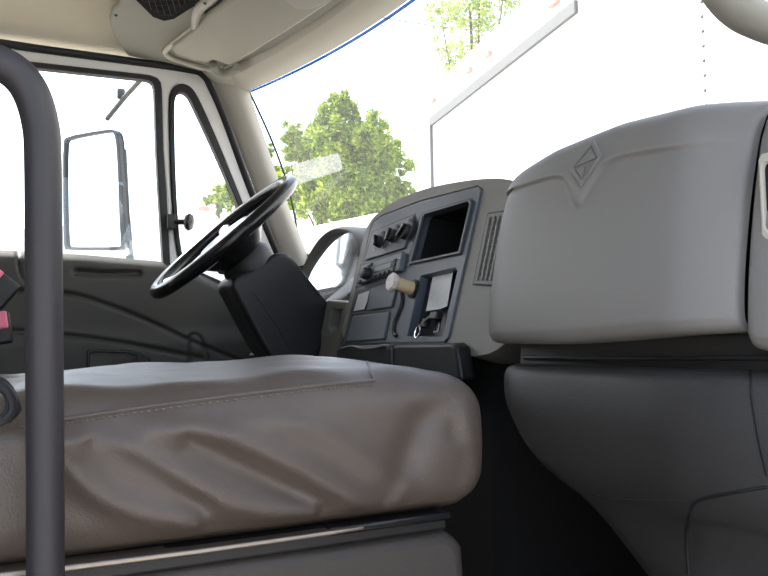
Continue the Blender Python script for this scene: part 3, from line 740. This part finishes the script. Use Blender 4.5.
bvs = bvh_of(cv, cf)
cu = mk('cushion', cv, cf, M['seat'], seat, autosm=80)
sp = castpath(bvs, SEAMPX[1:], 8, .0)
mk('seam', *g_tube(sp, .0022, 8), M['seat'], cu)
st = MB()
sp2 = castpath(bvs, [(a, b + 4) for a, b in SEAMPX[1:]], 22, .0006)
for a, b in list(zip(sp2, sp2[1:]))[::2]: st.add(*g_tube([a, lerp(a, b, .85)], .0011, 5))
st.mk('stitches', M['thread'], cu, kind='stuff')
fs = castpath(bvs, [(374, 381), (371, 372), (367, 362), (362, 357)], 5, 0)
if len(fs) > 2: mk('seam', *g_tube(fs, .0018, 6), M['seat'], cu)
# steel rail and plastic base below
mk('seat_pan', *g_box((.22, -.08, .412), (.712, .452, .432)), M['black'], seat, bevel=.004)
mk('seat_rail', *g_prism([hx(a, b, .725) for a, b in [(-40, 577), (62, 566), (200, 549), (330, 531), (365, 526), (365, 530), (330, 536), (200, 555), (62, 573), (-40, 585)]], (-.03, 0, 0)), M['steel'], seat, bevel=.002)
mk('rail_cover', *g_prism([hx(a, b, .722) for a, b in [(330, 528), (448, 512), (453, 514), (453, 520), (330, 537)]], (-.03, 0, 0)), M['black_gloss'], seat, bevel=.003)
bp_ = [(-60, 640), (-60, 602), (62, 580), (200, 562), (330, 546), (420, 533), (445, 530), (458, 535), (466, 548), (468, 575), (467, 640)]
pts = [hx(a, b, .705) for a, b in bp_]
mk('seat_base', *g_prism(pts, (-.45, 0, 0)), M['base'], seat, bevel=.018, seg=4)
mk('seat_riser', *g_box((.27, -.05, 0), (.68, .40, .38)), M['black'], seat, bevel=.02)
mk('backrest', *g_box((.215, -.20, .50), (.70, -.045, 1.28)), M['seat'], seat, bevel=.05, seg=5)
# strap bunched at the rear corner of the cushion
strap = thing('seat_strap', 'black strap loop bunched at the rear corner of the cushion', 'strap', hx(8, 425, .73))
so_ = chaikin([(-20, 376), (2, 376), (13, 385), (20, 401), (23, 412), (8, 424), (-20, 434)], 2)
si_ = chaikin([(-16, 394), (0, 391), (7, 403), (3, 416), (-16, 422)], 2)
mk('strap_webbing', *g_plate([hx(a, b, .742) for a, b in so_], [[hx(a, b, .742) for a, b in si_]], (-.008, 0, 0)), M['rubber'], strap, bevel=.002)
mk('strap_fold', *g_tube(catmull([hx(a, b, .744) for a, b in [(-14, 384), (2, 386), (11, 396), (13, 410), (6, 420)]], 5), .004, 8), M['rubber'], strap)

# ================================================================== GRAB BARS, BUCKLES
pth = [Vector((.775, .0540, .02)), Vector((.775, .0525, .25)), hx(45.5, 560, .775), hx(44, 300, .775), hx(43.0, 160, .775), hx(40, 122, .775), hx(31, 93, .775), hx(17, 74, .775), hx(-4, 62, .775), hx(-40, 52, .775), Vector((.79, -.18, .862)), Vector((.83, -.34, .866)), Vector((.892, -.42, .866))]
gb = thing('grab_bar', 'dark grey round grab bar standing in front of the seat', 'grab bar', (.775, .054, 0))
mk('bar', *g_tube(catmull(pth, 8), .0139, 20), M['pole'], gb)
mk('floor_flange', *g_lathe([(.035, 0), (.035, .006), (.02, .012), (.015, .03)], Vector((.775, .054, 0)), (0, 0, 1), 20), M['pole'], gb)
mk('wall_flange', *g_lathe([(.015, 0), (.035, .01), (.035, .03)], Vector((.878, -.405, .866)), (1, 0, 0), 20), M['pole'], gb)
gh = thing('pillar_grab_handle', 'beige curved grab handle on the passenger windshield pillar, top right corner', 'grab handle', (.9, .66, .9))
hpth = catmull([Vector((.86, .70, 1.24)), hd(699, -90, .775), hd(705, -45, .77), hd(718, -14, .765), hd(737, 8, .77), hd(760, 21, .785), hd(790, 31, .81), hd(830, 38, .86)], 8)
mk('handle_bar', *g_tube(hpth, .0185, 16), M['ohgrey'], gh)  # darker than the beige trim: the handle's shade is put into its colour
mk('handle_mount', *g_lathe([(.03, -.012), (.034, 0), (.03, .012)], hpth[-1], (0.7, .7, 0), 18), M['ohgrey'], gh)
mk('handle_mount', *g_lathe([(.03, -.012), (.034, 0), (.03, .012)], hpth[0], (0.3, .9, .2), 18), M['ohgrey'], gh)

def buckle(c, tilt, label, bo):
    e = thing('seat_belt_buckle', label, 'buckle', c, group='seat belt buckles at the left edge')
    ux = Vector((0, cos(tilt), sin(tilt))); uz = Vector((0, -sin(tilt), cos(tilt)))
    mk('buckle_body', *g_obox(c, Vector((.013, 0, 0)), ux * .030, uz * .024), M['black'], e, bevel=.005)
    mk('red_button', *g_obox(c + Vector((.012, 0, 0)) + ux * bo + uz * .012, Vector((.005, 0, 0)), ux * .014, uz * .013), M['red'], e, bevel=.003)
    mk('stalk', *g_tube([c - uz * .02, c - uz * .07 - Vector((0, .01, 0)), Vector((c.x, c.y - .02, .40))], .008, 8), M['black'], e)
    return e
b1 = hx(-6, 287, .10); b2 = hx(-11, 330, .13)
buckle(b1, radians(-38), 'black seat belt buckle with pink red button, upper one at the left edge', -.016)
buckle(b2, radians(8), 'seat belt buckle showing its pink red button, lower one at the left edge', .012)

# ================================================================== SMALL LOOSE THINGS ON THE DASH
pz = pns([(433, 275), (453, 271.5), (447, 306), (440, 309), (426, 311)], -.012)
mk('paper_note', *g_prism(pz, PNRM * .0006), M['paper'], smooth_=False, label='white folded paper tucked into the pocket of the centre panel', cat='paper')
cz = pns([(353.5, 311), (358.5, 294.5), (369.5, 290.5), (367, 302), (364, 309)], .0078)
mk('silver_card', *g_prism(cz, PNRM * .0008), M['foil'], smooth_=False, label='crumpled silver wrapper in the slot under the radio', cat='wrapper')
kr = thing('key_ring', 'bunch of black plugs and keys on a chrome ring in the dash pocket', 'keys', pn(417, 333, .01))
rc = pn(417.5, 332, .014); a1, a2 = Vector((1, 0, 0)), Vector((0, .26, 1)).normalized()
mk('ring', *g_tube([rc + a1 * .008 * cos(t) + a2 * .011 * sin(t) for t in [2 * pi * k / 24 for k in range(24)]], .0016, 8, closed=True), M['chrome'], kr)
mk('cord', *g_tube(catmull(pns([(419, 328), (424, 324), (429, 319), (435, 315)], .010), 5), .0048, 8), M['black'], kr)
mk('plug', *g_obox(pn(436, 316, .008), a1 * .013, a2 * .008, PNRM * .007), M['black'], kr, bevel=.003)
mk('plug', *g_obox(pn(425.5, 323.5, .008), a1 * .008, a2 * .009, PNRM * .006), M['black'], kr, bevel=.003)
mk('key', *g_plate(pns([(433, 333), (436, 320), (441, 319), (438, 332)], .0), [pns([(434.6, 331), (437, 322), (439.4, 321.5), (437.2, 330.4)], .0)], PNRM * .002), M['black_gloss'], kr, smooth_=False)
# clear sticker on the windshield
bw = bvh_of(*g_grid([[lerp(wtop(x), wbot(x), j / 20) + Vector((0, .03 * sin(pi * j / 20), 0)) for x in [lerp(-.875, .875, i / 40) for i in range(41)]] for j in range(21)]))
stp = [cast(bw, a, b, .002) for a, b in [(292, 165), (315, 158), (338, 153), (341, 160), (342, 170), (320, 177), (297, 185), (294, 175)]]
mk('windshield_sticker', *g_prism(stp, (0, .0006, 0)), M['tape'], smooth_=False, label='translucent rectangular sticker on the windshield in front of the tree', cat='sticker')

# ================================================================== OUTSIDE
# driver's side mirror
mir = thing('side_mirror', "tall rounded door mirror outside the driver's window", 'mirror', hx(95, 250, -1.28))
MP, MN = Vector((-1.28, .36, 1.0)), Vector((.55, -.835, 0)).normalized()
def mp_(L, off=0): return [hit(a, b, MP + MN * off, MN) for a, b in L]
mo = [(66, 250), (63.8, 248), (63.2, 235), (62.5, 200), (62.5, 142), (66, 136), (100, 130), (113, 128.5), (118, 134), (120, 160), (124, 215), (127, 245), (124, 250)]
mi = [(70, 247), (67, 246), (66.2, 235), (65, 200), (65, 144), (68, 139), (100, 133), (112, 131.5), (115, 136), (117, 160), (119, 215), (121, 245), (119, 247)]
mo, mi = chaikin(mo, 1), chaikin(mi, 1)
mk('mirror_housing', *g_prism(mp_(mo, -.012), -MN * .028), M['rubber'], mir, bevel=.015)
mk('mirror_bezel', *g_plate(mp_(mo, .004), [mp_(mi, .004)], -MN * .016), M['panel_dk'], mir, bevel=.002)
mk('mirror_glass', *g_prism(mp_(mi, -.004), -MN * .004), M['mirror'], mir, smooth_=False)
a, b = hx(124, 190, -1.26), hx(131, 256, -1.0)
mk('mirror_arm', *g_tube([hx(123, 150, -1.30), hx(125, 190, -1.29), hx(127, 235, -1.26), hx(130, 258, -1.05)], .012, 10), M['panel_dk'], mir)
mk('mirror_arm', *g_tube([hx(107, 119, -1.28), hx(124, 98, -1.18), hx(144, 76, -1.0)], .008, 10), M['alu'], mir)
mk('arm_clamp', *g_obox(hx(121, 94, -1.2), (.010, 0, 0), (0, .012, 0), (0, 0, .016)), M['alu'], mir, bevel=.004)

# big white box trailer across the front
TC = hd(432, 122, 9.0); TT = Vector((sin(radians(78.5)), -cos(radians(78.5)), 0)); TN = Vector((-TT.y, TT.x, 0))   # TT runs to the right, TN away
def tp(x, y, off=0.0): return hit(x, y, TC - TN * off, TN)
tr = thing('box_trailer', 'big white box trailer parked right in front of the windshield', 'trailer', (TC.x, TC.y, -1.15))
ztop = tp(430, 92).z; zbot = .05; Ln = 13.0
v0 = Vector((TC.x, TC.y, 0)) - TT * .12
mk('trailer_body', *g_prism([v0 + Vector((0, 0, zbot)), v0 + TT * Ln + Vector((0, 0, zbot)), v0 + TT * Ln + Vector((0, 0, ztop)), v0 + Vector((0, 0, ztop))], TN * 2.4), M['trailer'], tr, bevel=.03)
def strip(name, p0, p1, w, th, m): 
    dd = (p1 - p0); up = Vector((0, 0, 1)) if abs(dd.normalized().z) < .9 else TT
    mb = MB().add(*g_obox((p0 + p1) / 2 - TN * th / 2, dd / 2, up * w / 2, TN * th / 2)); return mk(name, mb.v, mb.f, m, tr, smooth_=False)
ra = tp(432, 122); rb = tp(578, 10); rb.z = ra.z
strip('roof_rail', ra, rb, .095, .03, M['alu'])
strip('corner_post', Vector((ra.x, ra.y, zbot)), ra, .03, .03, M['alu'])
strip('top_rail', Vector((v0.x, v0.y, ztop - .03)), Vector((v0.x, v0.y, ztop - .03)) + TT * Ln, .06, .04, M['trailer'])
strip('bottom_rail', Vector((v0.x, v0.y, zbot + .06)), Vector((v0.x, v0.y, zbot + .06)) + TT * Ln, .14, .04, M['alu'])
for a, b in [(434, 101), (470, 71), (489, 55), (556, 3)]:
    c = tp(a, b); mk('marker_light', *g_obox(c - TN * .02, TT * .07, Vector((0, 0, .025)), TN * .02), M['amber'], tr, bevel=.01)
sx = tp(705, 80); 
for k in range(26):
    c = Vector((sx.x, sx.y, ztop - .12 - k * .085)); mk('rivet', *g_lathe([(.012, -.005), (.012, .004), (.004, .009)], c, -TN, 8), M['alu'], tr)
for s in (1.2, 2.4, 9.8, 11.0):
    for q in (.2, 2.0):
        c = v0 + TT * s + TN * q; c.z = -1.15 + .5; mk('wheel', *g_lathe([(.30, 0), (.48, .02), (.5, .06), (.5, .24), (.48, .28), (.30, .30)], c, TN, 20), M['tyre'], tr)
mk('trailer_frame', *g_prism([v0 + TT * .6 + TN * .9 + Vector((0, 0, -.3)), v0 + TT * (Ln - .6) + TN * .9 + Vector((0, 0, -.3)), v0 + TT * (Ln - .6) + TN * .9 + Vector((0, 0, zbot)), v0 + TT * .6 + TN * .9 + Vector((0, 0, zbot))], TN * .8), M['tyre'], tr)

# second white trailer, low in the view before the tree
A_ = hd(268, 234, 15.0); B_ = hd(432, 203, 11.5); B_.z = A_.z
tr2 = thing('box_trailer', 'white box trailer parked in front of the green tree', 'trailer', (A_.x, A_.y, -1.15))
d2 = (B_ - A_).normalized(); n2 = Vector((d2.y, -d2.x, 0)); n2 = n2 if n2.dot(A_ - CAM) > 0 else -n2
B_ = B_ + d2 * .2
zt2 = hd(335, 220, ((A_ + B_) / 2 - CAM).dot(FWD)).z
q = [Vector((A_.x, A_.y, -.1)), Vector((B_.x, B_.y, -.1)), Vector((B_.x, B_.y, zt2)), Vector((A_.x, A_.y, zt2))]
mk('trailer_body', *g_prism(q, n2 * 2.4), M['trailer'], tr2, bevel=.03)
L2 = (B_ - A_).length
for s in (.8, L2 - 1.0):
    c = A_ + d2 * s + n2 * .1; c.z = -.65; mk('wheel', *g_lathe([(.30, 0), (.48, .02), (.5, .06), (.5, .24), (.48, .28), (.30, .30)], c, n2, 20), M['tyre'], tr2)
mk('trailer_frame', *g_prism([A_ + d2 * .3 + n2 * .9 + Vector((0, 0, -.5 - A_.z)), B_ - d2 * .3 + n2 * .9 + Vector((0, 0, -.5 - A_.z)), B_ - d2 * .3 + n2 * .9 + Vector((0, 0, -.08 - A_.z)), A_ + d2 * .3 + n2 * .9 + Vector((0, 0, -.08 - A_.z))], n2 * .8), M['tyre'], tr2)

# trees
def tree(label, blobs, dep, nleaf, size, m, base_px):
    pb = hd(*base_px, dep); base = Vector((pb.x, pb.y, -1.15))
    e = thing('leafy_tree', label, 'tree', base, group='trees beyond the truck')
    v = []; f = []; tot = sum(b[2] ** 2 for b in blobs)
    for (a, b, r) in blobs:
        c = hd(a, b, dep + random.uniform(-.04, .04) * dep); R0 = r / F * dep
        clumps = []
        for _ in range(max(10, int(70 * r / 40))):
            d = Vector((random.gauss(0, 1), random.gauss(0, 1), random.gauss(0, 1))).normalized()
            clumps.append((c + d * R0 * random.uniform(.25, 1.0), R0 * random.uniform(.10, .24)))
        for _ in range(int(nleaf * r * r / tot)):
            cc, cr_ = random.choice(clumps)
            d = Vector((random.gauss(0, 1), random.gauss(0, 1), random.gauss(0, 1))).normalized()
            p = cc + d * cr_ * abs(random.gauss(.75, .35)); nrm = (d + Vector((random.gauss(0, .6), random.gauss(0, .6), random.gauss(0, .6)))).normalized()
            t1 = nrm.orthogonal().normalized(); t1 = (t1 * cos(random.random() * 6) + nrm.cross(t1) * sin(random.random() * 6)).normalized(); t2 = nrm.cross(t1); s = size * random.uniform(.6, 1.3)
            n = len(v); v += [p - t1 * s, p + t2 * s * .5, p + t1 * s, p - t2 * s * .5]; f.append((n, n + 1, n + 2, n + 3))
    me_ = mk('foliage', v, f, m, e, smooth_=False, kind='stuff')
    top = hd(blobs[0][0], blobs[0][1], dep)
    tb = MB().add(*g_tube([base, base + Vector((.1, .05, (top.z + 1.15) * .5)), top], [.20, .12, .04], 10)); tb.mk('trunk', M['bark'], e)
    br = MB()
    for (a, b, r) in blobs[1:]: br.add(*g_tube([lerp(base, top, .45), hd(a, b, dep)], [.05, .015], 7))
    br.mk('branches', M['bark'], e)
    return e
tree('dense bright green tree seen through the windshield above the dashboard', [(345, 160, 46), (345, 122, 28), (308, 152, 30), (296, 188, 28), (382, 165, 32), (396, 192, 24), (345, 200, 45), (318, 195, 32), (292, 138, 16), (370, 138, 26), (372, 205, 36), (340, 104, 14)], 22, 60000, .07, M['leaf'], (345, 330))
tree('sparse pale tree rising behind the big white trailer', [(470, 10, 44), (455, 55, 26), (505, -20, 40), (440, 10, 20), (450, 85, 16), (480, -50, 40)], 26, 5200, .085, M['leaf_far'], (480, 330))
tree('small distant green tree seen through the vent window', [(217, 203, 15), (228, 196, 14), (240, 205, 16), (256, 214, 16)], 30, 4500, .10, M['leaf'], (228, 330))
tree('blurred green treetop peeping past the windshield pillar', [(268, 152, 9), (272, 172, 11), (270, 196, 14)], 34, 2500, .11, M['leaf_far'], (268, 330))

# rear of another white trailer seen through the vent window, red marker lamp at its top corner
A3 = hd(197, 213, 13.0); B3 = hd(264, 213, 15.0); B3.z = A3.z
tr3 = thing('box_trailer', 'rear end of a white trailer with a red lamp beyond the vent window', 'trailer', (A3.x, A3.y, -1.15))
d3 = (B3 - A3).normalized(); n3 = Vector((d3.y, -d3.x, 0)); n3 = n3 if n3.dot(A3 - CAM) > 0 else -n3
mk('trailer_body', *g_prism([Vector((p.x, p.y, z)) for p, z in ((A3, .0), (B3, .0), (B3, A3.z), (A3, A3.z))], n3 * 5), M['trailer'], tr3, bevel=.03)
mk('marker_light', *g_obox(hd(204, 209, 13.2), d3 * .08, Vector((0, 0, .045)), n3 * .06), M['amber'], tr3, bevel=.01)
for s_ in (.2, 1.6): mk('wheel', *g_lathe([(.30, 0), (.48, .02), (.5, .06), (.5, .24), (.48, .28), (.30, .30)], Vector((A3.x, A3.y, -.65)) + d3 * s_ + n3 * 1.0, d3, 20), M['tyre'], tr3)
mk('trailer_frame', *g_prism([Vector((p.x, p.y, z)) + n3 * .3 for p, z in ((A3 + d3 * .4, -.5), (B3 - d3 * .4, -.5), (B3 - d3 * .4, .02), (A3 + d3 * .4, .02))], n3 * 4), M['tyre'], tr3)

# overhead wire with its poles out of frame
w0, w1 = hd(330, 7, 30), hd(560, 34, 30)
wp = [lerp(w0, w1, t / 20) - Vector((0, 0, .25 * sin(pi * t / 20))) for t in range(21)]
mk('overhead_wire', *g_tube(wp, .018, 6), M['rubber'], label='thin black overhead wire crossing the sky above the tree', cat='wire')
